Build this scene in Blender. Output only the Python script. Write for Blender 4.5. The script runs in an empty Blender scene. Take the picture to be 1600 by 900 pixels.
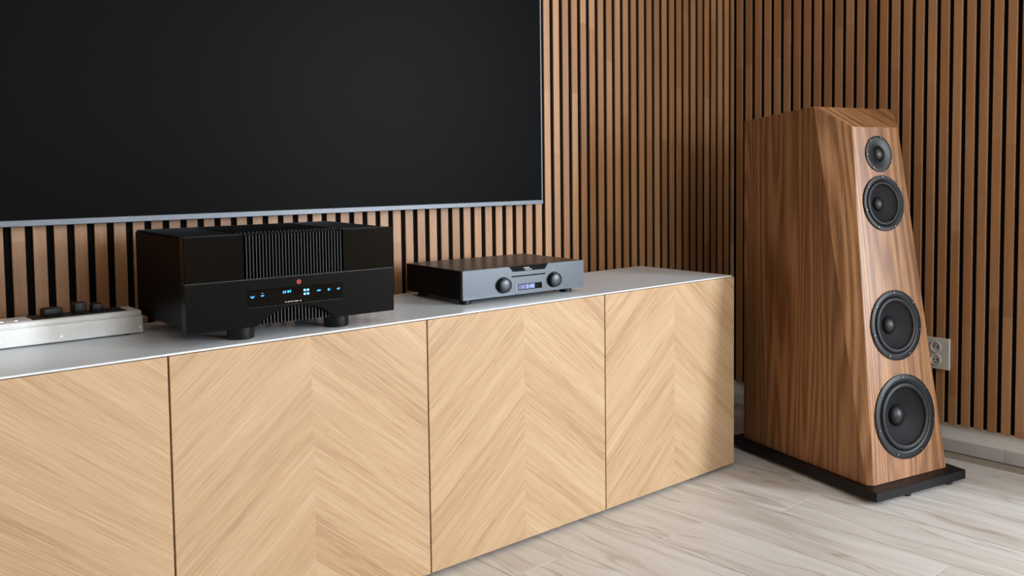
import bpy, bmesh, math, random
from mathutils import Matrix, Vector
random.seed(7)
S = bpy.context.scene
C = bpy.context.collection
PI = math.pi

# ------------------------------------------------------------------ camera
F_PX, CX, CY = 1478.6, 1030.58, 342.23          # focal length and optical axis in the 1600x900 frame
yaw, pitch, roll = 0.8093, 0.0599, -0.0031
cam_data = bpy.data.cameras.new('camera')
cam = bpy.data.objects.new('camera', cam_data); C.objects.link(cam)
fw = Vector((math.sin(yaw)*math.cos(pitch), math.cos(yaw)*math.cos(pitch), -math.sin(pitch)))
r0 = Vector((math.cos(yaw), -math.sin(yaw), 0)); u0 = r0.cross(fw)
rt = math.cos(roll)*r0 + math.sin(roll)*u0; up = -math.sin(roll)*r0 + math.cos(roll)*u0
mw = Matrix((rt, up, -fw)).transposed().to_4x4(); mw.translation = Vector((-0.6806, -2.0154, 1.0402))
cam.matrix_world = mw
cam_data.sensor_width = 36; cam_data.sensor_fit = 'HORIZONTAL'
cam_data.lens = F_PX*36/1600
cam_data.shift_x = (800-CX)/1600; cam_data.shift_y = (CY-450)/1600
cam_data.clip_start = 0.05
S.camera = cam

# ------------------------------------------------------------------ view, world, daylight
S.view_settings.view_transform = 'Standard'; S.view_settings.look = 'None'
S.view_settings.exposure = 0.0; S.view_settings.gamma = 1.0; S.view_settings.use_curve_mapping = False
W = bpy.data.worlds.new('sky'); S.world = W; W.use_nodes = True
bg = W.node_tree.nodes['Background']; bg.inputs[0].default_value = (0.80, 0.90, 1.0, 1); bg.inputs[1].default_value = 1.0

def area(name, loc, rot, sx, sy, power, col):
    l = bpy.data.lights.new(name, 'AREA'); l.shape = 'RECTANGLE'; l.size = sx; l.size_y = sy
    l.energy = power; l.color = col
    o = bpy.data.objects.new(name, l); C.objects.link(o); o.location = loc; o.rotation_euler = rot
    return o
YF, XE = -4.70, 5.00                                # rear wall behind the camera, far side of the room
WX0, WX1, WZ0, WZ1 = 3.25, 4.20, 0.70, 2.50         # main window in the rear wall, past the end of the slatted wall
area('daylight_main', ((WX0+WX1)/2, YF-0.12, (WZ0+WZ1)/2), (PI/2, 0, 0), WX1-WX0, WZ1-WZ0, 350, (0.84, 0.92, 1.0))
RX0, RX1, RZ0, RZ1 = 0.25, 1.65, 0.9, 2.35           # second window in the same wall
area('daylight_second', ((RX0+RX1)/2, YF-0.12, (RZ0+RZ1)/2), (PI/2, 0, 0), RX1-RX0, RZ1-RZ0, 82, (0.84, 0.92, 1.0))

# ------------------------------------------------------------------ node helpers
def lin(r, g, b):
    f = lambda c: (c/255/12.92) if c/255 <= 0.04045 else ((c/255+0.055)/1.055)**2.4
    return (f(r), f(g), f(b), 1.0)
class NT:
    def __init__(s, name):
        s.m = bpy.data.materials.new(name); s.m.use_nodes = True
        s.t = s.m.node_tree; s.t.nodes.clear()
        s.out = s.n('ShaderNodeOutputMaterial'); s.b = s.n('ShaderNodeBsdfPrincipled')
        s.l(s.b.outputs[0], s.out.inputs[0])
    def n(s, ty, **k):
        n = s.t.nodes.new(ty)
        for a, v in k.items(): setattr(n, a, v)
        return n
    def l(s, a, b): s.t.links.new(a, b)
    def put(s, sock, v):
        if isinstance(v, bpy.types.NodeSocket): s.l(v, sock)
        else: sock.default_value = v
    def ma(s, op, a, b=0.0, c=0.0):
        n = s.n('ShaderNodeMath', operation=op)
        s.put(n.inputs[0], a); s.put(n.inputs[1], b); s.put(n.inputs[2], c)
        return n.outputs[0]
    def xyz(s, x, y, z):
        n = s.n('ShaderNodeCombineXYZ')
        for i, v in enumerate((x, y, z)): s.put(n.inputs[i], v)
        return n.outputs[0]
    def obco(s):
        tc = s.n('ShaderNodeTexCoord'); sp = s.n('ShaderNodeSeparateXYZ'); s.l(tc.outputs['Object'], sp.inputs[0])
        return sp.outputs
    def rnd(s): return s.n('ShaderNodeObjectInfo').outputs['Random']
    def noise(s, vec, scale=1.0, detail=2.0, rough=0.5, dist=0.0):
        n = s.n('ShaderNodeTexNoise'); s.l(vec, n.inputs['Vector'])
        n.inputs['Scale'].default_value = scale; n.inputs['Detail'].default_value = detail
        n.inputs['Roughness'].default_value = rough; n.inputs['Distortion'].default_value = dist
        return n.outputs['Fac']
    def white(s, vec):
        n = s.n('ShaderNodeTexWhiteNoise', noise_dimensions='3D'); s.l(vec, n.inputs['Vector']); return n.outputs['Value']
    def ramp(s, fac, stops):
        n = s.n('ShaderNodeValToRGB'); s.l(fac, n.inputs[0]); e = n.color_ramp.elements
        while len(e) < len(stops): e.new(0.5)
        for i, (p, c) in enumerate(stops): e[i].position = p; e[i].color = c
        return n.outputs[0]
    def mix(s, fac, a, b, mode='MIX'):
        n = s.n('ShaderNodeMix', data_type='RGBA', blend_type=mode)
        s.put(n.inputs[0], fac); s.put(n.inputs[6], a); s.put(n.inputs[7], b); return n.outputs[2]
    def bump(s, h, strength=0.1, dist=0.001):
        n = s.n('ShaderNodeBump'); n.inputs['Strength'].default_value = strength; n.inputs['Distance'].default_value = dist
        s.l(h, n.inputs['Height']); s.l(n.outputs[0], s.b.inputs['Normal'])
    def fin(s, col=None, rough=0.5, metal=0.0, spec=0.5, **k):
        if col is not None: s.put(s.b.inputs['Base Color'], col)
        s.put(s.b.inputs['Roughness'], rough); s.put(s.b.inputs['Metallic'], metal)
        s.put(s.b.inputs['Specular IOR Level'], spec)
        for a, v in k.items(): s.put(s.b.inputs[a.replace('_', ' ')], v)
        return s.m
def plain(name, rgb, rough=0.5, metal=0.0, spec=0.5, var=0.06, vs=40):
    t = NT(name); x, y, z = t.obco()[:3]
    nz = t.noise(t.xyz(x, y, z), vs, 3)
    c = lin(*rgb); d = tuple(v*(1-var) for v in c[:3])+(1,); e = tuple(min(1, v*(1+var)) for v in c[:3])+(1,)
    return t.fin(t.ramp(nz, [(0.3, d), (0.7, e)]), rough, metal, spec)
def glow(name, rgb, st):
    t = NT(name); t.b.inputs['Emission Color'].default_value = lin(*rgb); t.b.inputs['Emission Strength'].default_value = st
    return t.fin(lin(*[c*0.3 for c in rgb]), 0.3)

# ------------------------------------------------------------------ materials
def m_slat():
    t = NT('slat_oak'); x, y, z = t.obco()[:3]; r = t.rnd()
    off = t.ma('MULTIPLY', r, 90.0)
    hx = t.ma('ADD', t.ma('ADD', x, y), off)
    g = t.noise(t.xyz(t.ma('MULTIPLY', hx, 120.0), off, t.ma('MULTIPLY', z, 3.0)), 1.0, 4, 0.6, 0.6)
    b = t.noise(t.xyz(t.ma('MULTIPLY', hx, 14.0), off, t.ma('MULTIPLY', z, 1.3)), 1.0, 2)
    seg = t.white(t.xyz(t.ma('FLOOR', t.ma('ADD', t.ma('MULTIPLY', z, 1.7), off)), off, 3.0))
    v = t.ma('ADD', t.ma('MULTIPLY', g, 0.38), t.ma('ADD', t.ma('MULTIPLY', b, 0.34), t.ma('MULTIPLY', seg, 0.24)))
    col = t.ramp(v, [(0.22, lin(139, 95, 58)), (0.5, lin(169, 122, 81)), (0.8, lin(193, 150, 110))])
    t.bump(g, 0.15, 0.0006)
    return t.fin(col, 0.42, 0, 0.5)
def m_oak(name, chevron=True):
    t = NT(name); x, y, z = t.obco()[:3]; r = t.ma('MULTIPLY', t.rnd(), 70.0)
    if chevron:
        u = t.ma('ABSOLUTE', x); sg = t.ma('MULTIPLY', t.ma('SIGN', x), 11.3)
        a = math.radians(41)
        ac = t.ma('ADD', t.ma('MULTIPLY', z, math.cos(a)), t.ma('MULTIPLY', u, math.sin(a)))
        al = t.ma('SUBTRACT', t.ma('MULTIPLY', u, math.cos(a)), t.ma('MULTIPLY', z, math.sin(a)))
    else:
        ac, al, sg = t.ma('ADD', x, y), z, 0.0
    o = t.ma('ADD', sg, r)
    fine = t.noise(t.xyz(t.ma('MULTIPLY', ac, 380.0), t.ma('MULTIPLY', al, 7.0), o), 1.0, 4, 0.7, 0.25)
    mid = t.noise(t.xyz(t.ma('MULTIPLY', ac, 75.0), t.ma('MULTIPLY', al, 3.0), o), 1.0, 3, 0.55, 0.3)
    low = t.noise(t.xyz(t.ma('MULTIPLY', ac, 17.0), t.ma('MULTIPLY', al, 0.6), o), 1.0, 2)
    strip = t.white(t.xyz(t.ma('FLOOR', t.ma('MULTIPLY', ac, 9.5)), o, 1.0))
    v = t.ma('ADD', t.ma('ADD', t.ma('MULTIPLY', fine, 0.50), t.ma('MULTIPLY', mid, 0.18)), t.ma('ADD', t.ma('MULTIPLY', low, 0.24), t.ma('MULTIPLY', strip, 0.06)))
    col = t.ramp(v, [(0.33, lin(155, 121, 86)), (0.45, lin(185, 153, 117)), (0.54, lin(196, 165, 130)), (0.68, lin(210, 183, 151))])
    t.bump(fine, 0.12, 0.0005)
    return t.fin(col, 0.48, 0, 0.35)
def m_walnut():
    t = NT('walnut_veneer'); uv = t.n('ShaderNodeUVMap'); sp_ = t.n('ShaderNodeSeparateXYZ'); t.l(uv.outputs[0], sp_.inputs[0])
    h, z = sp_.outputs[0], sp_.outputs[1]
    lowv = t.noise(t.xyz(t.ma('MULTIPLY', h, 5.5), 4.0, t.ma('MULTIPLY', z, 0.42)), 1.0, 1.5, 0.4)
    ph = t.ma('ADD', t.ma('MULTIPLY', lowv, 120.0), t.ma('MULTIPLY', h, 70.0))
    ring = t.ma('MULTIPLY_ADD', t.ma('SINE', ph), 0.5, 0.5)
    fine = t.noise(t.xyz(t.ma('MULTIPLY', h, 380.0), 1.0, t.ma('MULTIPLY', z, 7.0)), 1.0, 4, 0.65, 0.3)
    band = t.noise(t.xyz(t.ma('MULTIPLY', h, 52.0), 9.0, t.ma('MULTIPLY', z, 0.6)), 1.0, 3, 0.6)
    v = t.ma('ADD', t.ma('MULTIPLY', ring, 0.15), t.ma('ADD', t.ma('MULTIPLY', fine, 0.52), t.ma('MULTIPLY', band, 0.32)))
    col = t.ramp(v, [(0.30, lin(78, 46, 25)), (0.44, lin(127, 85, 52)), (0.56, lin(158, 113, 75)), (0.76, lin(187, 144, 106))])
    t.bump(fine, 0.08, 0.0004)
    return t.fin(col, 0.36, 0, 0.4)
def m_plank(name='plank_tile'):
    t = NT(name); x, y, z = t.obco()[:3]; r = t.ma('MULTIPLY', t.rnd(), 60.0)
    xx = t.ma('ADD', x, r)
    zz = t.ma('ADD', z, r)
    warp = t.ma('MULTIPLY', t.noise(t.xyz(t.ma('MULTIPLY', xx, 6.0), t.ma('MULTIPLY', y, 2.5), zz), 1.0, 2), 0.10)
    wx = t.ma('ADD', xx, warp)
    st = t.noise(t.xyz(t.ma('MULTIPLY', wx, 30.0), t.ma('MULTIPLY', y, 1.5), zz), 1.0, 5, 0.6)
    fi = t.noise(t.xyz(t.ma('MULTIPLY', wx, 190.0), t.ma('MULTIPLY', y, 7.0), zz), 1.0, 3, 0.6)
    lo = t.noise(t.xyz(t.ma('MULTIPLY', xx, 9.0), t.ma('MULTIPLY', y, 2.0), zz), 1.0, 2)
    v = t.ma('ADD', t.ma('MULTIPLY', st, 0.5), t.ma('ADD', t.ma('MULTIPLY', fi, 0.2), t.ma('MULTIPLY', lo, 0.3)))
    col = t.ramp(v, [(0.30, lin(166, 154, 142)), (0.42, lin(195, 189, 182)), (0.54, lin(211, 208, 204)), (0.70, lin(222, 221, 220))])
    vn = t.noise(t.xyz(t.ma('MULTIPLY', wx, 8.0), t.ma('MULTIPLY', y, 0.7), t.ma('ADD', zz, 5.0)), 1.0, 3, 0.5)
    ln = t.ma('ABSOLUTE', t.ma('SUBTRACT', vn, 0.5))
    vein = t.ma('SUBTRACT', 1.0, t.ma('MULTIPLY', ln, 60.0)); vein.node.use_clamp = True
    msk = t.noise(t.xyz(t.ma('MULTIPLY', xx, 7.0), t.ma('MULTIPLY', y, 3.0), t.ma('ADD', zz, 9.0)), 1.0, 2)
    k = t.ma('MULTIPLY', vein, t.ma('MULTIPLY', msk, 0.8)); k.node.use_clamp = True
    col = t.mix(k, col, lin(136, 110, 90))
    t.bump(st, 0.05, 0.0006)
    return t.fin(col, t.ma('MULTIPLY_ADD', st, 0.12, 0.34), 0, 0.5)
SLAT, OAK, OAKP, WALNUT, PLANK = m_slat(), m_oak('oak_chevron'), m_oak('oak_plain', False), m_walnut(), m_plank()
PLASTER = plain('white_plaster', (240, 236, 230), 0.85, var=0.03, vs=8)
TAUPE = plain('cream_wall_paint', (196, 170, 138), 0.85, var=0.03, vs=8)
OCHRE = plain('ochre_wall_paint', (146, 120, 92), 0.85, var=0.03, vs=8)
FELT = plain('black_felt', (13, 12, 12), 0.95, spec=0.1, var=0.2, vs=200)
GROUT = plain('grout', (150, 138, 124), 0.9)
GLASS = plain('grey_painted_glass', (232, 239, 245), 0.25, spec=0.45, var=0.015, vs=6)
GLEDGE = plain('polished_glass_edge', (225, 230, 234), 0.15, spec=0.7, var=0.02)
BLACK = plain('black_lacquer', (3, 3, 3), 0.45, spec=0.06, var=0.1)
BLACKM = plain('black_anodised_metal', (10, 10, 10), 0.4, spec=0.35, var=0.1)
FINM = plain('black_fin_metal', (36, 36, 38), 0.42, metal=0.2, var=0.1)
ACRYL = plain('black_acrylic', (3, 3, 3), 0.14, spec=0.12, var=0.1)
SCREEN = plain('matte_black_screen', (4, 4, 4), 0.42, spec=0.035, var=0.02, vs=3)
ALU = plain('brushed_grey_aluminium', (98, 103, 110), 0.42, metal=0.6, var=0.05, vs=120)
ALUW = plain('pale_anodised_aluminium', (243, 243, 240), 0.45, metal=0.0, var=0.03, vs=90)
GREYM = plain('grey_anodised_front', (82, 89, 96), 0.30, metal=0.85, var=0.04, vs=160)
DARKTOP = plain('dark_grey_steel', (30, 28, 27), 0.33, spec=0.5, var=0.1, vs=90)
RUBBER = plain('black_rubber', (15, 17, 20), 0.45, spec=0.3, var=0.1)
CONE = plain('charcoal_cone', (27, 28, 31), 0.6, spec=0.3, var=0.1)
CAP = plain('dust_cap', (15, 16, 18), 0.38, spec=0.4, var=0.1)
FRAMEM = plain('driver_frame_metal', (19, 22, 26), 0.42, metal=0.0, spec=0.3, var=0.1)
STEEL = plain('steel', (190, 190, 190), 0.3, metal=1.0)
SCREWM = plain('dull_screw_steel', (120, 120, 122), 0.4, metal=0.9)
PLASW = plain('white_plastic', (205, 200, 190), 0.4, var=0.02)
PLASD = plain('dark_pin_hole', (40, 35, 30), 0.6)
BLKP = plain('black_plastic', (17, 17, 18), 0.5, var=0.15)
WHITEP = plain('white_print', (200, 200, 200), 0.5)
RED = glow('red_ring_light', (215, 60, 35), 0.9)
REDD = plain('dark_red', (120, 30, 20), 0.4)
BLUE = glow('blue_display_light', (40, 160, 255), 2.2)
BLUEW = glow('blue_white_light', (110, 205, 255), 3.0)
LCD = glow('lcd_backlight', (86, 104, 168), 0.8)
LCDT = glow('lcd_digits', (170, 200, 255), 1.3)
LED = glow('violet_white_led', (205, 205, 255), 3.0)
WOODDK = plain('dark_door_edge', (120, 76, 44), 0.6)

# ------------------------------------------------------------------ mesh helpers
def bx(bm, x0, x1, y0, y1, z0, z1, bev=0.0, seg=1):
    r = bmesh.ops.create_cube(bm, size=1.0, matrix=Matrix.Translation(((x0+x1)/2, (y0+y1)/2, (z0+z1)/2)) @ Matrix.Diagonal((x1-x0, y1-y0, z1-z0, 1)))
    if bev:
        es = list({e for v in r['verts'] for e in v.link_edges})
        bmesh.ops.bevel(bm, geom=es, offset=bev, segments=seg, profile=0.5, affect='EDGES')
def cyl(bm, p, axis, r, h, n=24, r2=None):
    q = Vector(axis).normalized().to_track_quat('Z', 'Y').to_matrix().to_4x4()
    bmesh.ops.create_cone(bm, cap_ends=True, segments=n, radius1=r, radius2=r if r2 is None else r2, depth=h,
                          matrix=Matrix.Translation(Vector(p)+Vector(axis).normalized()*h/2) @ q)
def lathe(bm, prof, n=48):
    rings = []
    for r, z in prof:
        if r < 1e-6: rings.append([bm.verts.new((0, 0, z))])
        else: rings.append([bm.verts.new((r*math.cos(2*PI*i/n), r*math.sin(2*PI*i/n), z)) for i in range(n)])
    for a, b in zip(rings, rings[1:]):
        for i in range(n):
            j = (i+1) % n
            if len(a) == 1: bm.faces.new((a[0], b[j], b[i]))
            elif len(b) == 1: bm.faces.new((a[i], a[j], b[0]))
            else: bm.faces.new((a[i], a[j], b[j], b[i]))
    bmesh.ops.recalc_face_normals(bm, faces=bm.faces)
def prism(bm, poly, y0, y1):
    """polygon in x,z extruded along y"""
    a = [bm.verts.new((x, y0, z)) for x, z in poly]; b = [bm.verts.new((x, y1, z)) for x, z in poly]
    bm.faces.new(a); bm.faces.new(b[::-1])
    for i in range(len(poly)):
        j = (i+1) % len(poly); bm.faces.new((a[j], a[i], b[i], b[j]))
    bmesh.ops.recalc_face_normals(bm, faces=bm.faces)
def tube(bm, pts, r, n=8):
    P = [Vector(p) for p in pts]; rings = []
    for i, p in enumerate(P):
        d = (P[min(i+1, len(P)-1)]-P[max(i-1, 0)]).normalized(); q = d.to_track_quat('Z', 'Y')
        rings.append([bm.verts.new(p+q @ Vector((r*math.cos(2*PI*k/n), r*math.sin(2*PI*k/n), 0))) for k in range(n)])
    for a, b in zip(rings, rings[1:]):
        for i in range(n): bm.faces.new((a[i], a[(i+1) % n], b[(i+1) % n], b[i]))
    bm.faces.new(rings[0][::-1]); bm.faces.new(rings[-1])
def mesh(bm, mat, smooth=False):
    me = bpy.data.meshes.new('mesh'); bm.to_mesh(me); bm.free()
    me.materials.append(mat)
    if smooth:
        me.shade_smooth() if hasattr(me, 'shade_smooth') else None
        try: me.set_sharp_from_angle(angle=math.radians(35))
        except Exception: pass
    return me
def obj(name, bm, mat, parent=None, loc=(0, 0, 0), rot=(0, 0, 0), smooth=False):
    me = bm if isinstance(bm, bpy.types.Mesh) else mesh(bm, mat, smooth)
    o = bpy.data.objects.new(name, me); C.objects.link(o)
    o.location = loc; o.rotation_euler = rot; o.parent = parent
    return o
def B(*a, **k):
    bm = bmesh.new(); bx(bm, *a, **k); return bm
def tag(o, label, cat, group=None):
    o['label'] = label; o['category'] = cat
    if group: o['group'] = group
    return o
def thing(name, label, cat, loc, rz=0, group=None):
    o = bpy.data.objects.new(name, None); C.objects.link(o); o.empty_display_size = 0.05
    o.location = loc; o.rotation_euler = (0, 0, rz); return tag(o, label, cat, group)
def struct(name, bm, mat, label=None):
    o = obj(name, bm, mat); o['kind'] = 'structure'
    if label: o['label'] = label
    return o

# ------------------------------------------------------------------ the room
XR, YW, ZS = 2.4477, 0.5296, 0.1016            # faces of the slats on both walls, their lower ends
XW, YB = XR+0.018, YW+0.018                    # plaster faces
XL, ZC, YE = -3.2, 2.62, -1.50
# floor bed and plank tiles
floor = struct('floor', B(XL, XE, YF, YB, -0.06, -0.0025), GROUT, 'grey beige wood look plank tile floor')
PWID, PLEN, G = 0.205, 1.20, 0.0008
pm = mesh(B(-PWID/2+G, PWID/2-G, -PLEN/2+G, PLEN/2-G, -0.010, 0.0, bev=0.0006), PLANK)
k0 = math.floor((XL-1.155)/PWID)
for k in range(k0, 19):
    xc = 1.155+PWID*(k+0.5)
    lo, hi = max(XL, xc-PWID/2), min(XE, xc+PWID/2); ye = YB if xc < XW else YE
    if hi-lo < 0.02: continue
    y = (-0.354-0.113*k/2.0) if k % 2 == 0 else (-0.354+0.60-0.113*k/2.0)
    y = y % PLEN + YF - PLEN
    while y < ye:
        a, b = max(y, YF), min(y+PLEN, ye)
        if b-a > 0.02:
            if b-a > PLEN-1e-4 and hi-lo > PWID-1e-4:
                obj('plank', pm, None, floor, (xc, (a+b)/2, 0))
            else:
                c, d = (lo+hi)/2, (a+b)/2
                obj('plank', B(lo-c+G, hi-c-G, a-d+G, b-d-G, -0.010, 0.0, bev=0.0006), PLANK, floor, (c, d, 0))
        y += PLEN
struct('ceiling', B(XL-0.1, XE+0.1, YF-0.1, YB+0.1, ZC, ZC+0.1), PLASTER)
struct('wall_left', B(XL-0.12, XL, YF-0.1, YB+0.1, -0.06, ZC), OCHRE)
struct('wall_side', B(XE, XE+0.12, YF-0.1, YE+0.1, -0.06, ZC), TAUPE)
bm = bmesh.new(); xs = [XL-0.12, RX0, RX1, WX0, WX1, XE+0.12]
for a, b in ((0, 1), (2, 3), (4, 5)): bx(bm, xs[a], xs[b], YF-0.10, YF, -0.06, ZC)
for a, b, c, d in ((RX0, RX1, RZ0, RZ1), (WX0, WX1, WZ0, WZ1)):
    bx(bm, a, b, YF-0.10, YF, -0.06, c); bx(bm, a, b, YF-0.10, YF, d, ZC)
struct('wall_rear', bm, TAUPE)
wall_back = struct('wall_back', B(XL-0.1, XW, YB, YB+0.1, -0.06, ZC), PLASTER, 'back wall clad in vertical walnut coloured slats on black felt')
wall_right = struct('wall_right', B(XW, XE, YE, YB+0.1, -0.06, ZC), PLASTER, 'side wall clad in vertical walnut coloured slats above a pale plaster strip')
for nm, (a, b, c, d) in (('window_1', (WX0, WX1, WZ0, WZ1)), ('window_2', (RX0, RX1, RZ0, RZ1))):
    bm = bmesh.new(); y0, y1 = YF-0.09, YF-0.03
    bx(bm, a, a+0.05, y0, y1, c, d); bx(bm, b-0.05, b, y0, y1, c, d); bx(bm, a, b, y0, y1, c, c+0.05); bx(bm, a, b, y0, y1, d-0.05, d)
    struct(nm, bm, PLASW)
# slat panels: felt backing and one slat each
PB, OB, PR, OR_ = 0.0422, -0.1454, 0.0487, 0.3718
obj('felt_backing', B(-1.6, XR, YW+0.007, YB, ZS, ZC), FELT, wall_back)
obj('felt_backing', B(XR+0.010, XW, -1.45, YW+0.007, ZS+0.002, ZC), FELT, wall_right)
sb = mesh(B(0, 0.0268, 0, 0.007, 0, ZC-ZS, bev=0.0007), SLAT)
i = -30
while OB+PB*i+0.0272 < XR-0.002:
    obj('slat', sb, None, wall_back, (OB+PB*i, YW, ZS)); i += 1
obj('slat', B(0, XR-0.001-(OB+PB*i), 0, 0.007, 0, ZC-ZS, bev=0.0007), SLAT, wall_back, (OB+PB*i, YW, ZS))   # cut slat in the corner
sr = mesh(B(0, 0.010, -0.0312, 0, 0, ZC-ZS, bev=0.0007), SLAT)
for i in range(-3, 37):
    obj('slat', sr, None, wall_right, (XR, OR_-PR*i, ZS))
# skirting tiles
def skirting(name, axis, a0, a1, skip=None):
    r = bpy.data.objects.new(name, None); C.objects.link(r); r['kind'] = 'structure'; r['label'] = 'low skirting of grey beige wood look tile strips'
    a = a1
    while a > a0+0.05:
        b = max(a0, a-0.60)
        if axis == 'y':   # strips run along y on the right wall, material grain along local y
            obj('skirting_tile', B(-0.008, 0, -(a-b)/2+0.0008, (a-b)/2-0.0008, 0.0005, 0.0454, bev=0.0006), PLANK, r, (XW-0.0002, (a+b)/2, 0))
        else:
            obj('skirting_tile', B(-0.008, 0, -(a-b)/2+0.0008, (a-b)/2-0.0008, 0.0005, 0.0454, bev=0.0006), PLANK, r, ((a+b)/2, YB-0.0002, 0), (0, 0, PI/2))
        a = b
skirting('baseboard_right', 'y', YE, YB-0.0095)
skirting('baseboard_back', 'x', XL, XW-0.0005)

# ------------------------------------------------------------------ television
t = thing('television', 'very large flat black television mounted on the slatted wall above the cabinets', 'television', (0.409, 0.47, 0.9010))
TWd, TH = 0.947, 1.085
obj('back_housing', B(-TWd+0.03, TWd-0.03, 0.022, 0.0595, 0.05, TH-0.05, bev=0.006), BLKP, t)
bm = bmesh.new()
bx(bm, -TWd, -TWd+0.004, 0.0, 0.022, 0.0145, TH); bx(bm, TWd-0.004, TWd, 0.0, 0.022, 0.0145, TH); bx(bm, -TWd, TWd, 0.0, 0.022, TH-0.004, TH)
bx(bm, -TWd, TWd, 0.016, 0.022, 0.0145, TH)
obj('bezel', bm, ALU, t)
obj('bottom_trim', B(-TWd, TWd, -0.003, 0.022, 0.0, 0.0145, bev=0.0012), ALU, t)
obj('screen', B(-TWd+0.004, TWd-0.004, 0.0015, 0.0158, 0.0147, TH-0.0042, bev=0.0004), SCREEN, t)
obj('trim_end_cap', B(TWd+0.0002, TWd+0.003, 0.001, 0.02, 0.002, 0.0125, bev=0.001), BLKP, t)

# ------------------------------------------------------------------ cabinets with chevron doors
ZT, ZB, ZG = 0.6528, 0.0120, 0.6588
def cabinet(x0, label):
    r = thing('sideboard_cabinet', label, 'cabinet', (x0+0.3, 0, 0), 0, 'row of oak cabinets')
    t_ = 0.016
    bm = bmesh.new()
    bx(bm, -0.2995, -0.2995+t_, 0.0205, 0.420, 0.014, 0.6545); bx(bm, 0.2995-t_, 0.2995, 0.0205, 0.420, 0.014, 0.6545)
    bx(bm, -0.2995+t_, 0.2995-t_, 0.0205, 0.420, 0.014, 0.030); bx(bm, -0.2995+t_, 0.2995-t_, 0.0205, 0.420, 0.6385, 0.6545)
    bx(bm, -0.2995+t_, 0.2995-t_, 0.412, 0.420, 0.030, 0.6385)
    obj('carcass', bm, OAKP, r)
    obj('plinth', B(-0.29, 0.29, 0.06, 0.40, 0.0, 0.014), BLKP, r)
    obj('door', B(-0.2982, 0.2982, 0.0, 0.0185, ZB, ZT, bev=0.0007), OAK, r)
    return r
cabinet(-0.6, 'oak chevron cabinet under the pale power strip')
cabinet(0.0, 'oak chevron cabinet under the large black amplifier')
cabinet(0.6, 'oak chevron cabinet under the flat grey disc player')
cabinet(1.2, 'oak chevron cabinet at the end of the row beside the tall speaker')
joints = (-0.612, -0.012, 0.592, 1.186, 1.785)
tops = ('light grey glass top panel carrying the pale power strip', 'light grey glass top panel carrying the large black amplifier',
        'light grey glass top panel carrying the flat grey disc player', 'light grey empty glass top panel at the speaker end of the row')
for a, b, lb in zip(joints, joints[1:], tops):
    w = (b-a)/2-0.00025
    r = thing('glass_top', lb, 'glass top', ((a+b)/2, 0, 0.6547), 0, 'glass tops on the cabinets')
    obj('pane', B(-w, w, 0.0, 0.431, 0, ZG-0.6547, bev=0.0004), GLASS, r)
    e = obj('polished_edge', B(-w, w, -0.0014, -0.0001, 0.0, ZG-0.6547, bev=0.0005), GLEDGE, r)
    e['label'] = 'bright polished front edge'

# ------------------------------------------------------------------ amplifier
AX, AY, ARZ = 0.0460, 0.0285, -0.0389
amp = thing('amplifier', 'large black stereo amplifier with finned front and glowing blue display', 'amplifier', (AX, AY, ZG), ARZ)
AW, AH, AD, AB = 0.470, 0.201, 0.343, 0.028
# chassis behind the front panels
obj('chassis', B(0.004, AW-0.004, 0.026, AD, AB+0.006, AB+AH-0.003, bev=0.002), BLACK, amp)
tp = obj('top_cover', B(0.006, AW-0.006, 0.026, AD-0.004, AB+AH-0.0028, AB+AH, bev=0.001), BLACKM, amp)
for k in range(26):
    xk = 0.125+0.220*k/25
    obj('vent_rib', B(xk-0.0015, xk+0.0015, 0.05, AD-0.03, AB+AH+0.0001, AB+AH+0.0016), BLACKM, tp)
ML = AB+0.1035                                       # line between upper and lower panels
def fpanel(name, x0, x1, z0, z1, mat=ACRYL): return obj(name, B(x0, x1, 0, 0.024, z0, z1, bev=0.0012, seg=2), mat, amp)
fpanel('upper_front_panel', 0.0, 0.121, ML+0.0008, AB+AH)
fpanel('upper_front_panel', 0.344, AW, ML+0.0008, AB+AH)
obj('seam_highlight', B(0.0002, AW-0.0002, 0.0, 0.020, ML-0.0007, ML+0.0007), FINM, amp)  # grey strip painting the light caught on the panel edges at the seam
hs = obj('heat_sink', B(0.1215, 0.3435, 0.0135, 0.024, ML+0.0008, AB+AH-0.001), BLACK, amp)
fm = mesh(B(-0.0010, 0.0010, 0.0, 0.0132, ML+0.001, AB+AH-0.0015, bev=0.0003), FINM)
for k in range(31): obj('fin', fm, None, hs, (0.1265+0.2125*k/30, 0.0002, 0))
# lower panel with the arch cut out
arch = [(0.1415, 0.0), (0.150, 0.0048), (0.160, 0.0118), (0.170, 0.0195), (0.184, 0.0265), (0.199, 0.0318), (0.215, 0.0348), (0.2347, 0.0360)]
arch = arch + [(2*0.2347-x, z) for x, z in reversed(arch[:-1])]
poly = [(0.0, AB)] + [(x, AB+z) for x, z in arch] + [(AW, AB), (AW, ML-0.0008), (0.0, ML-0.0008)]
bm = bmesh.new(); prism(bm, poly, 0.0, 0.024)
obj('lower_front_panel', bm, plain('black_satin_panel', (5, 5, 5), 0.3, spec=0.07, var=0.08), amp)
ha = obj('arch_grille', B(0.143, 0.327, 0.026, 0.030, AB, AB+0.040), BLACK, amp)
for k in range(23):
    xk = 0.1485+0.1724*k/22
    zt = max(0.003, 0.0350*math.cos((xk-0.2347)/0.093*PI/2)-0.0005)
    obj('fin', B(xk-0.0011, xk+0.0011, 0.012, 0.0259, AB, AB+zt+0.002), FINM, ha)
dp_ = obj('display_window', B(0.1245, 0.3415, -0.0006, 0.0, AB+0.0423, AB+0.0800), ACRYL, amp)
obj('display_lip', B(0.1245, 0.3415, -0.0010, 0.0, AB+0.0413, AB+0.0421), BLACKM, amp)
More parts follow.
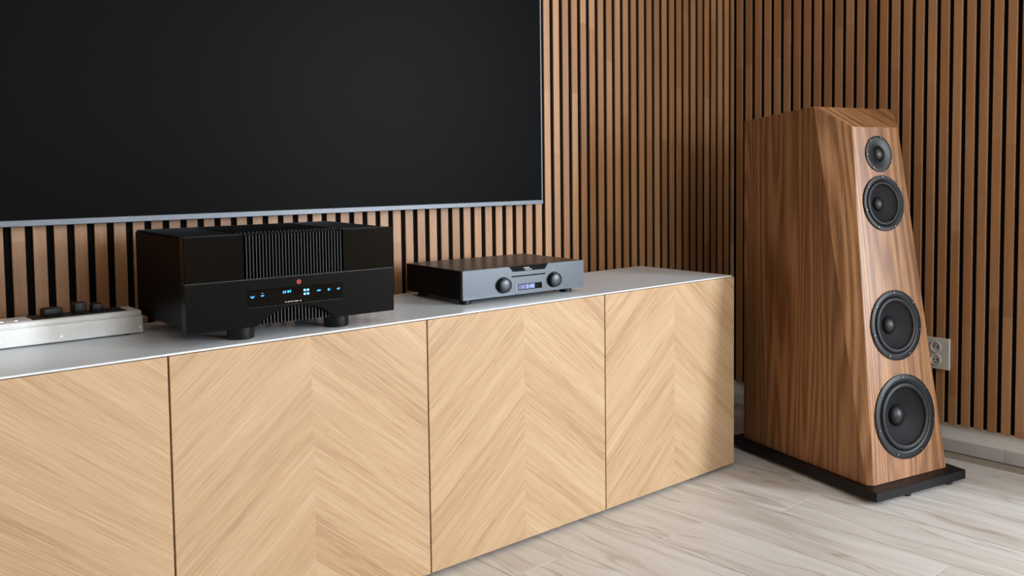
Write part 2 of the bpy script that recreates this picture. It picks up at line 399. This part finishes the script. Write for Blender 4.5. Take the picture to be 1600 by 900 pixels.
bm = bmesh.new(); lathe(bm, [(0.0030, 0), (0.0030, 0.0006), (0.0050, 0.0006), (0.0050, 0)], 24)
pb = obj('power_button', bm, RED, amp, (0.239, -0.0001, AB+0.0896), (PI/2, 0, 0)); pb['label'] = 'round button with a red glowing ring'
bm = bmesh.new(); cyl(bm, (0, 0, 0), (0, 0, 1), 0.0022, 0.0005, 16)
obj('button_mark', bm, REDD, pb)
def icon(lst, mat):
    bm = bmesh.new()
    for a in lst:
        if len(a) == 4: bx(bm, a[0]-a[2]/2, a[0]+a[2]/2, -0.0011, -0.0007, AB+a[1]-a[3]/2, AB+a[1]+a[3]/2, bev=0.00015)
        else: cyl(bm, (a[0], -0.0007, AB+a[1]), (0, -1, 0), a[2], 0.0004, 14)
    return obj('display_icon', bm, mat, dp_)
icon([(0.1330, 0.0660, 0.0014), (0.1352, 0.0640, 0.0016), (0.1374, 0.0640, 0.0014), (0.1386, 0.0664, 0.0013)], BLUE)
icon([(0.1556, 0.0661, 0.0026, 0.0032), (0.1596, 0.0661, 0.0026, 0.0032)], BLUE)
icon([(0.1576, 0.0716, 0.0010)], WHITEP)
icon([(0.2036, 0.0692, 0.0026, 0.0052), (0.2078, 0.0698, 0.0026, 0.0052), (0.2142, 0.0700, 0.0040, 0.0050), (0.2190, 0.0704, 0.0026, 0.0052)], BLUE)
icon([(a, b, 0.0047, 0.0044) for a in (0.2516, 0.2590) for b in (0.0613, 0.0697)], BLUEW)
icon([(0.2805, 0.0656, 0.0012), (0.2842, 0.0658, 0.0021), (0.2879, 0.0660, 0.0012)], BLUE)
icon([(0.3064, 0.0657, 0.0018, 0.0052), (0.3092, 0.0657, 0.0018, 0.0052)], BLUE)
icon([(0.3288, 0.0652, 0.0022, 0.0036), (0.3324, 0.0660, 0.0026, 0.0046)], BLUE)
bm = bmesh.new()
for x0, x1 in ((0.2015, 0.2035), (0.2042, 0.2062), (0.2085, 0.2112), (0.2118, 0.2132), (0.2150, 0.2172), (0.2178, 0.2200), (0.2226, 0.2246), (0.2252, 0.2278), (0.2284, 0.2312), (0.2342, 0.2362), (0.2368, 0.2386)):
    bx(bm, x0+0.005, x1+0.005, -0.0010, -0.0007, AB+0.0463, AB+0.0482)
obj('printed_lettering', bm, WHITEP, dp_)
fb = bmesh.new(); lathe(fb, [(0, 0), (0.0255, 0), (0.0272, 0.0015), (0.0280, 0.004), (0.0280, 0.0335), (0.0, 0.0335)], 40)
fmesh = mesh(fb, BLACKM, True)
for fx, fy in ((0.125, 0.042), (0.345, 0.045), (0.09, AD-0.05), (AW-0.09, AD-0.05)): obj('foot', fmesh, None, amp, (fx, fy, 0))

# ------------------------------------------------------------------ disc player
DX, DY, DRZ = 0.7707, 0.0934, -0.0411
DW, DD, DH, DB = 0.4157, 0.2993, 0.0788, 0.0140
cd = thing('disc_player', 'flat grey disc player with two round knobs and small blue display', 'disc player', (DX, DY, ZG), DRZ)
obj('chassis', B(0.0015, DW-0.0015, 0.0105, DD, DB, DB+DH-0.0015, bev=0.001), BLACK, cd)
obj('top_cover', B(0.0015, DW-0.0015, 0.0105, DD, DB+DH-0.0013, DB+DH-0.0002, bev=0.0004), DARKTOP, cd)
tl, tr_, bl, br = 0.1496, 0.2840, 0.1626, 0.2725
poly = [(0, DB), (DW, DB), (DW, DB+DH), (tr_, DB+DH), (br, DB+0.0640), (bl, DB+0.0640), (tl, DB+DH), (0, DB+DH)]
# front plate with display opening and disc slot left open
SX0, SX1, SZ = 0.1575, 0.2745, DB+0.0508
VX0, VX1, VZ0, VZ1 = 0.1790, 0.2619, DB+0.0108, DB+0.0278
bm = bmesh.new()
def fp(pl): prism(bm, pl, 0.0, 0.010)
fp([(0, DB), (SX0, DB), (SX0, DB+0.0640), (bl, DB+0.0640), (tl, DB+DH), (0, DB+DH)])
fp([(SX1, DB), (DW, DB), (DW, DB+DH), (tr_, DB+DH), (br, DB+0.0640), (SX1, DB+0.0640)])
fp([(SX0, SZ+0.0017), (SX1, SZ+0.0017), (SX1, DB+0.0640), (SX0, DB+0.0640)])
fp([(SX0, VZ1), (SX1, VZ1), (SX1, SZ-0.0017), (SX0, SZ-0.0017)])
fp([(SX0, DB), (SX1, DB), (SX1, VZ0), (SX0, VZ0)])
fp([(SX0, VZ0), (VX0, VZ0), (VX0, VZ1), (SX0, VZ1)]); fp([(VX1, VZ0), (SX1, VZ0), (SX1, VZ1), (VX1, VZ1)])
bmesh.ops.remove_doubles(bm, verts=bm.verts, dist=1e-6)
obj('front_plate', bm, GREYM, cd)
bm = bmesh.new(); prism(bm, [(bl+0.0003, DB+0.0643), (br-0.0003, DB+0.0643), (tr_-0.0006, DB+DH-0.0004), (tl+0.0006, DB+DH-0.0004)], 0.002, 0.010)
lg = obj('badge_panel', bm, BLACK, cd)
bm = bmesh.new()
for i, x in enumerate((0.2000, 0.2046, 0.2070, 0.2096, 0.2122, 0.2148, 0.2174)): bx(bm, x, x+(0.0030 if i == 0 else 0.0019), 0.0012, 0.0018, DB+0.0710, DB+0.0740)
for i in range(9): bx(bm, 0.2050+i*0.0026, 0.2050+i*0.0026+0.0019, 0.0012, 0.0018, DB+0.0662, DB+0.0688)
obj('printed_lettering', bm, WHITEP, lg)
dsp = obj('display', B(VX0, VX1, 0.003, 0.009, VZ0, VZ1), ACRYL, cd)
obj('lit_screen', B(VX0+0.003, VX1-0.0235, 0.0026, 0.0029, VZ0+0.0018, VZ1-0.0022), LCD, dsp)
def text(s, size, x, z, mat, par, y=0.0021):
    cu = bpy.data.curves.new('t', 'FONT'); cu.body = s; cu.size = size; cu.extrude = 0.00005; cu.space_character = 1.05
    tmp = bpy.data.objects.new('t', cu); C.objects.link(tmp)
    me = bpy.data.meshes.new_from_object(tmp.evaluated_get(bpy.context.evaluated_depsgraph_get()))
    bpy.data.objects.remove(tmp); me.materials.clear(); me.materials.append(mat)
    return obj('display_digits', me, None, par, (x, y, z), (PI/2, 0, 0))
text('T', 0.0105, VX0+0.0150, VZ0+0.0035, LCDT, dsp)
text('3:48', 0.0165, VX0+0.0285, VZ0+0.0028, LCDT, dsp)
obj('display_bracket', B(0.1739, 0.1749, -0.0004, -0.0001, DB+0.0092, DB+0.0287), WHITEP, cd)
dot = mesh(B(-0.0010, 0.0010, -0.0005, -0.0001, -0.0010, 0.0010), WHITEP)
for cx_, c in ((0.1300, 0.0299), (0.3050, 0.0306)):
    for dx, dz in ((-0.003, 0.0275), (-0.0235, -0.0125), (0.0205, -0.0122), (0.001, -0.0233)): obj('knob_mark', dot, None, cd, (cx_+dx, 0, DB+c+dz))
kb = bmesh.new(); lathe(kb, [(0.0, 0.0), (0.0200, 0.0), (0.0200, 0.0105), (0.0195, 0.0125), (0.0170, 0.0145), (0.0110, 0.0160), (0.0, 0.0166)], 48)
km = mesh(kb, plain('dark_anodised_knob', (70, 75, 80), 0.36, metal=0.75, var=0.05), True)
kr = bmesh.new(); lathe(kr, [(0.0206, 0.0), (0.0228, 0.0), (0.0228, 0.0006), (0.0206, 0.0006)], 40); krm = mesh(kr, BLACK)
for kx, kz in ((0.1300, 0.0299), (0.3050, 0.0306)):
    k = obj('knob', km, None, cd, (kx, -0.0003, DB+kz), (PI/2, 0, 0)); obj('knob_ring', krm, None, k)
fb = bmesh.new(); lathe(fb, [(0, 0), (0.0165, 0), (0.0175, 0.001), (0.0175, 0.0135), (0, 0.0135)], 32); fmd = mesh(fb, BLACKM, True)
for fx, fy in ((0.0245, 0.030), (0.374, 0.036), (0.04, DD-0.03), (DW-0.04, DD-0.03)): obj('foot', fmd, None, cd, (fx, fy, 0))

# ------------------------------------------------------------------ power strip with plugs
PSX1, PSX0, PSY = 0.0470, -0.44, 0.2860
ps = thing('power_strip', 'pale aluminium power distributor box with black socket inlay on top', 'power strip', (PSX1, PSY, ZG), -0.0138)
L = PSX0-PSX1; PH = 0.0535; PD = 0.092
obj('body', B(L, 0, 0, PD, 0.003, 0.0410, bev=0.0035, seg=3), ALUW, ps, smooth=True)
bm = bmesh.new(); bx(bm, L, -0.0012, 0.0012, PD-0.0012, 0.0402, PH, bev=0.005, seg=3)
lid = obj('lid', bm, ALUW, ps, smooth=True)
inl = obj('socket_inlay', B(-0.208, -0.028, 0.014, PD-0.012, PH-0.001, PH+0.0016, bev=0.0008), BLKP, ps)
so = bmesh.new(); lathe(so, [(0.0125, 0), (0.0130, 0.0014), (0.0150, 0.0014), (0.0155, 0)], 28); som = mesh(so, BLKP)
for sx_ in (-0.167, -0.115, -0.081, -0.047): obj('socket_ring', som, None, inl, (sx_, PD/2, PH+0.0015))
for sx_ in (-0.2355, -0.2605):
    bm = bmesh.new(); cyl(bm, (0, 0, 0), (0, 0, 1), 0.0026, 0.0008, 16); obj('indicator_light', bm, LED, ps, (sx_, 0.028, PH))
scb = bmesh.new(); lathe(scb, [(0.0, 0.0004), (0.0008, 0.0004), (0.0010, 0.0010), (0.0024, 0.0010), (0.0026, 0)], 20); scm = mesh(scb, STEEL)
for sx_, sz_ in ((-0.0075, 0.0165), (-0.161, 0.0150)): obj('screw', scm, None, ps, (sx_, 0, sz_), (PI/2, 0, 0))
for sx_ in (-0.03, L+0.03):
    for sy_ in (0.015, PD-0.015):
        bm = bmesh.new(); cyl(bm, (0, 0, 0), (0, 0, 1), 0.006, 0.0031, 16); obj('rubber_foot', bm, RUBBER, ps, (sx_, sy_, 0))
def plug(lx, rz, label, tall, hw):
    c, s = math.cos(-0.0138), math.sin(-0.0138); yy = PD/2
    r = thing('power_plug', label, 'plug', (PSX1+c*lx-s*yy, PSY+s*lx+c*yy, ZG+PH+0.0031), rz, 'black plugs in the power strip')
    bm = bmesh.new(); bx(bm, -hw, hw, -0.0145, 0.0145, 0.0, tall, bev=0.004, seg=2); obj('plug_body', bm, BLKP, r, smooth=True)
    bm = bmesh.new(); tube(bm, [(0.0, 0.012, tall*0.55), (0.0, 0.024, tall*0.55), (0.004, 0.045, tall*0.3), (0.012, 0.058, -0.02), (0.03, 0.062, -0.052)], 0.0042); obj('plug_cable', bm, BLKP, r, smooth=True)
    bm = bmesh.new(); cyl(bm, (0, 0.0135, tall*0.55), (0, 1, 0), 0.0075, 0.012, 16, 0.0055); obj('strain_relief', bm, BLKP, r)
    return r
plug(-0.167, 0.06, 'broad low black mains plug in the power strip beside the lit indicators', 0.016, 0.0190)
plug(-0.115, 0.0, 'tallest black mains plug in the power strip, between two lower plugs', 0.0225, 0.0125)
plug(-0.081, -0.1, 'small black mains plug in the power strip nearest the amplifier', 0.0165, 0.0115)

# ------------------------------------------------------------------ tower speaker
sp = thing('tower_speaker', 'tall walnut floor speaker with sloping front and four black drivers', 'speaker', (1.8444, -0.5175, 0), -0.2373)
WB, WT, WS, SD = 0.3268, 0.206, 0.3606, 0.631
m = WB/2
ZP, H, HR, H2, Y1, Y2 = 0.0412, 1.219, 1.185, 1.1528, 0.2668, 0.1692
sl, sr_ = m-WS/2, m+WS/2
# bottom corner of the side plane chosen so that the slanted corner facet is flat
Ts, Tf, Fb = Vector((sl, Y1, H)), Vector((m-WT/2, Y2, H2)), Vector((0, 0, ZP))
nrm = (Tf-Fb).cross(Ts-Fb); ySb = (nrm.dot(Fb)-nrm.x*sl-nrm.z*ZP)/nrm.y
def sym(p): return (2*m-p[0], p[1], p[2])
PL = {'Sb': (sl, ySb, ZP), 'Fb': (0, 0, ZP), 'Rb': (sl, SD, ZP), 'Ts': (sl, Y1, H), 'Tf': (m-WT/2, Y2, H2), 'Tr': (sl, SD, HR)}
bm = bmesh.new(); V = {}
for k, p in PL.items(): V[k] = bm.verts.new(p); V[k+'r'] = bm.verts.new(sym(p))
for f in (('Fb', 'Fbr', 'Tfr', 'Tf'), ('Sb', 'Fb', 'Tf', 'Ts'), ('Sbr', 'Tsr', 'Tfr', 'Fbr'), ('Rb', 'Sb', 'Ts', 'Tr'), ('Rbr', 'Trr', 'Tsr', 'Sbr'),
          ('Ts', 'Tf', 'Tfr', 'Tsr'), ('Tr', 'Ts', 'Tsr', 'Trr'), ('Rb', 'Tr', 'Trr', 'Rbr'), ('Rb', 'Rbr', 'Sbr', 'Fbr', 'Fb', 'Sb')):
    bm.faces.new([V[k] for k in f])
bmesh.ops.recalc_face_normals(bm, faces=bm.faces)
uvl = bm.loops.layers.uv.new('UVMap'); ed = (Tf-Fb).normalized()
for f in bm.faces:
    n = f.normal
    for lp in f.loops:
        p = lp.vert.co
        if abs(n.x) > 0.95: q = (p.y, p.z)
        elif n.y < -0.9 and abs(n.x) < 0.1: q = (p.x+2.0, p.z)
        elif abs(n.x) > 0.1:
            d_ = Vector((abs(p.x-m), p.y, p.z))-Vector((m, 0, ZP)); e_ = Vector((-ed.x, ed.y, ed.z))
            q = (4.0+(d_-e_*d_.dot(e_)).length, d_.dot(e_))
        elif n.z > 0.3 and n.y < -0.2: q = (p.x*1.0+0.55*(p.y-Y2)+6.1, p.z*3)
        else: q = (p.x+8.0, p.y)
        lp[uvl].uv = q
bmesh.ops.bevel(bm, geom=bm.edges[:], offset=0.0016, segments=1, affect='EDGES')
obj('enclosure', bm, WALNUT, sp)
EF, ER, ET = 0.0487, 0.0387, 0.0295
obj('base_plate', B(-ER, WB+ER, -EF, SD+0.045, ZP-ET, ZP, bev=0.0012), plain('black_base_board', (8, 8, 9), 0.4, spec=0.25, var=0.1), sp)
ft = bmesh.new(); lathe(ft, [(0, 0), (0.010, 0), (0.012, 0.003), (0.012, ZP-ET), (0, ZP-ET)], 20); ftm = mesh(ft, BLKP)
for fx, fy in ((0.115, -EF+0.018), (WB+ER-0.06, -EF+0.018), (0.02, SD-0.02), (WB-0.02, SD-0.02), (-ER+0.03, 0.25)): obj('spike_foot', ftm, None, sp, (fx, fy, 0))
phi = math.atan2(Y2, H2-ZP)
def driver(name, up_, R, kind, label):
    loc = (m, up_*math.sin(phi), ZP+up_*math.cos(phi)); rot = (PI/2-phi, 0, 0)
    # everything sits in the cut-out of the front: local z points out of the cabinet
    bm = bmesh.new()
    if kind == 'tweeter':
        lathe(bm, [(R, 0.0003), (R, 0.003), (R*0.97, 0.0042), (R*0.90, 0.0042), (R*0.50, 0.0012), (R*0.47, 0.0006), (R*0.47, 0.0003)], 56)
        f = obj(name, bm, CAP, sp, loc, rot, True)
        bm = bmesh.new(); lathe(bm, [(R*0.47, 0.0004), (R*0.46, 0.0020), (R*0.42, 0.0032), (R*0.38, 0.0022), (R*0.36, 0.0004)], 48); obj('surround', bm, RUBBER, f, smooth=True)
        bm = bmesh.new(); lathe(bm, [(R*0.37, 0.0012)]+[(R*0.37*math.cos(a*PI/16), 0.0012+0.0105*math.sin(a*PI/16)) for a in range(1, 8)]+[(0, 0.0117)], 40); obj('dome', bm, CAP, f, smooth=True)
        ns, sr2, nrot = 7, 0.93, 0.3
    else:
        T = 0.0055
        lathe(bm, [(R, 0.0003), (R, T-0.001), (R*0.985, T), (R*0.885, T), (R*0.872, T-0.0016), (R*0.83, T-0.0022), (R*0.815, T-0.0035), (R*0.815, 0.0003)], 64)
        f = obj(name, bm, FRAMEM, sp, loc, rot, True)
        bm = bmesh.new()
        roll_ = [(R*(0.735+0.082*math.cos(a*PI/10)), 0.0012+R*0.058*math.sin(a*PI/10)) for a in range(11)]
        lathe(bm, roll_, 64); obj('surround', bm, RUBBER, f, smooth=True)
        bm = bmesh.new()
        cn = []
        for a in range(9):
            q = a/8; cn.append((R*(0.655-0.40*q), 0.0014-R*0.30*(q**0.85)))
        lathe(bm, cn, 64); obj('cone', bm, CONE, f, smooth=True)
        z0 = cn[-1][1]; rc = R*0.262
        bm = bmesh.new(); lathe(bm, [(rc*math.cos(a*PI/16), z0+0.001+rc*0.62*math.sin(a*PI/16)) for a in range(8)]+[(0, z0+0.001+rc*0.62)], 40); obj('dust_cap', bm, CAP, f, smooth=True)
        ns, sr2, nrot = 7, 0.935, 0.5
    f['label'] = label
    sc = bmesh.new(); lathe(sc, [(0.0, 0.0010), (0.0012, 0.0010), (0.0016, 0.0018), (0.0027, 0.0018), (0.0030, 0)], 14); sm = mesh(sc, SCREWM)
    hb = bmesh.new(); lathe(hb, [(0.0, 0.0003), (0.0046, 0.0003), (0.0048, 0)], 16); hm = mesh(hb, BLACK)
    zt = 0.0042 if kind == 'tweeter' else 0.0055
    for q in range(ns):
        a = nrot+2*PI*q/ns+PI/2-0.5
        obj('screw', sm, None, f, (R*sr2*math.cos(a), R*sr2*math.sin(a), zt+0.0002))
        obj('screw_recess', hm, None, f, (R*sr2*math.cos(a), R*sr2*math.sin(a), zt-0.0001))
    return f
DRV = (('tweeter', 1.0353, 0.0590, 'tweeter', 'small top driver with a round dome'), ('midrange_driver', 0.8742, 0.0905, 'cone', 'smaller cone driver below the tweeter'),
       ('woofer', 0.4806, 0.1118, 'cone', 'upper of the two low cone drivers'), ('woofer', 0.1910, 0.1328, 'cone', 'largest cone driver, nearest the base'))
for d in DRV: driver(*d)
# round cut-outs in the enclosure front for the recessed cones
enc = [o for o in sp.children if o.name.startswith('enclosure')][0]
cut = bmesh.new()
for nm, up_, R, kind, lb in DRV:
    if kind != 'cone': continue
    o_ = Vector((m, up_*math.sin(phi), ZP+up_*math.cos(phi))); n_ = Vector((0, -math.cos(phi), math.sin(phi)))
    cyl(cut, o_-n_*0.075, n_, R*0.85, 0.12, 48)
cme = bpy.data.meshes.new('cut'); cut.to_mesh(cme); cut.free(); cob = bpy.data.objects.new('cut', cme); C.objects.link(cob)
md = enc.modifiers.new('b', 'BOOLEAN'); md.object = cob; md.operation = 'DIFFERENCE'; md.solver = 'EXACT'
# evaluate with both meshes in the same (local) space
par = enc.parent; enc.parent = None
dg = bpy.context.evaluated_depsgraph_get()
nme = bpy.data.meshes.new_from_object(enc.evaluated_get(dg)); enc.modifiers.clear(); enc.data = nme; enc.parent = par
bpy.data.objects.remove(cob)

# ------------------------------------------------------------------ wall outlet
ol = thing('wall_outlet', 'white double wall socket on the slats beside the tall speaker', 'wall socket', (XR-0.0005, -0.4115, 0.3530))
OW, OH = 0.0515, 0.0560
bm = bmesh.new()
# plate in local y (width) and z (height), front at x=-0.011
bx(bm, -0.011, 0.0, -OW, OW, -OH, OH, bev=0.0018, seg=2)
obj('cover_plate', bm, PLASW, ol)
for z_ in (0.0235, -0.0225):
    bm = bmesh.new(); lathe(bm, [(0.0, 0.0002), (0.0165, 0.0002), (0.0178, 0.0035), (0.0195, 0.0035), (0.0205, 0.0016), (0.0205, 0.0)], 36)
    s_ = obj('socket_well', bm, PLASW, ol, (-0.0111, 0.0, z_), (0, -PI/2, 0), True)
    for py in (-0.0065, 0.0065):
        bm = bmesh.new(); cyl(bm, (0, 0, 0.0002), (0, 0, 1), 0.0032, 0.0004, 14); obj('pin_hole', bm, PLASD, s_, (0.0, py, 0.0))
    bm = bmesh.new(); cyl(bm, (0, 0, 0.0002), (0, 0, 1), 0.0026, 0.0040, 14); obj('earth_pin', bm, STEEL, s_, (0.0095 if z_ > 0 else -0.0095, 0.0, 0))
obj('plate_groove', B(-0.0114, -0.0111, -0.014, 0.014, -0.0452, -0.0440), PLASD, ol)
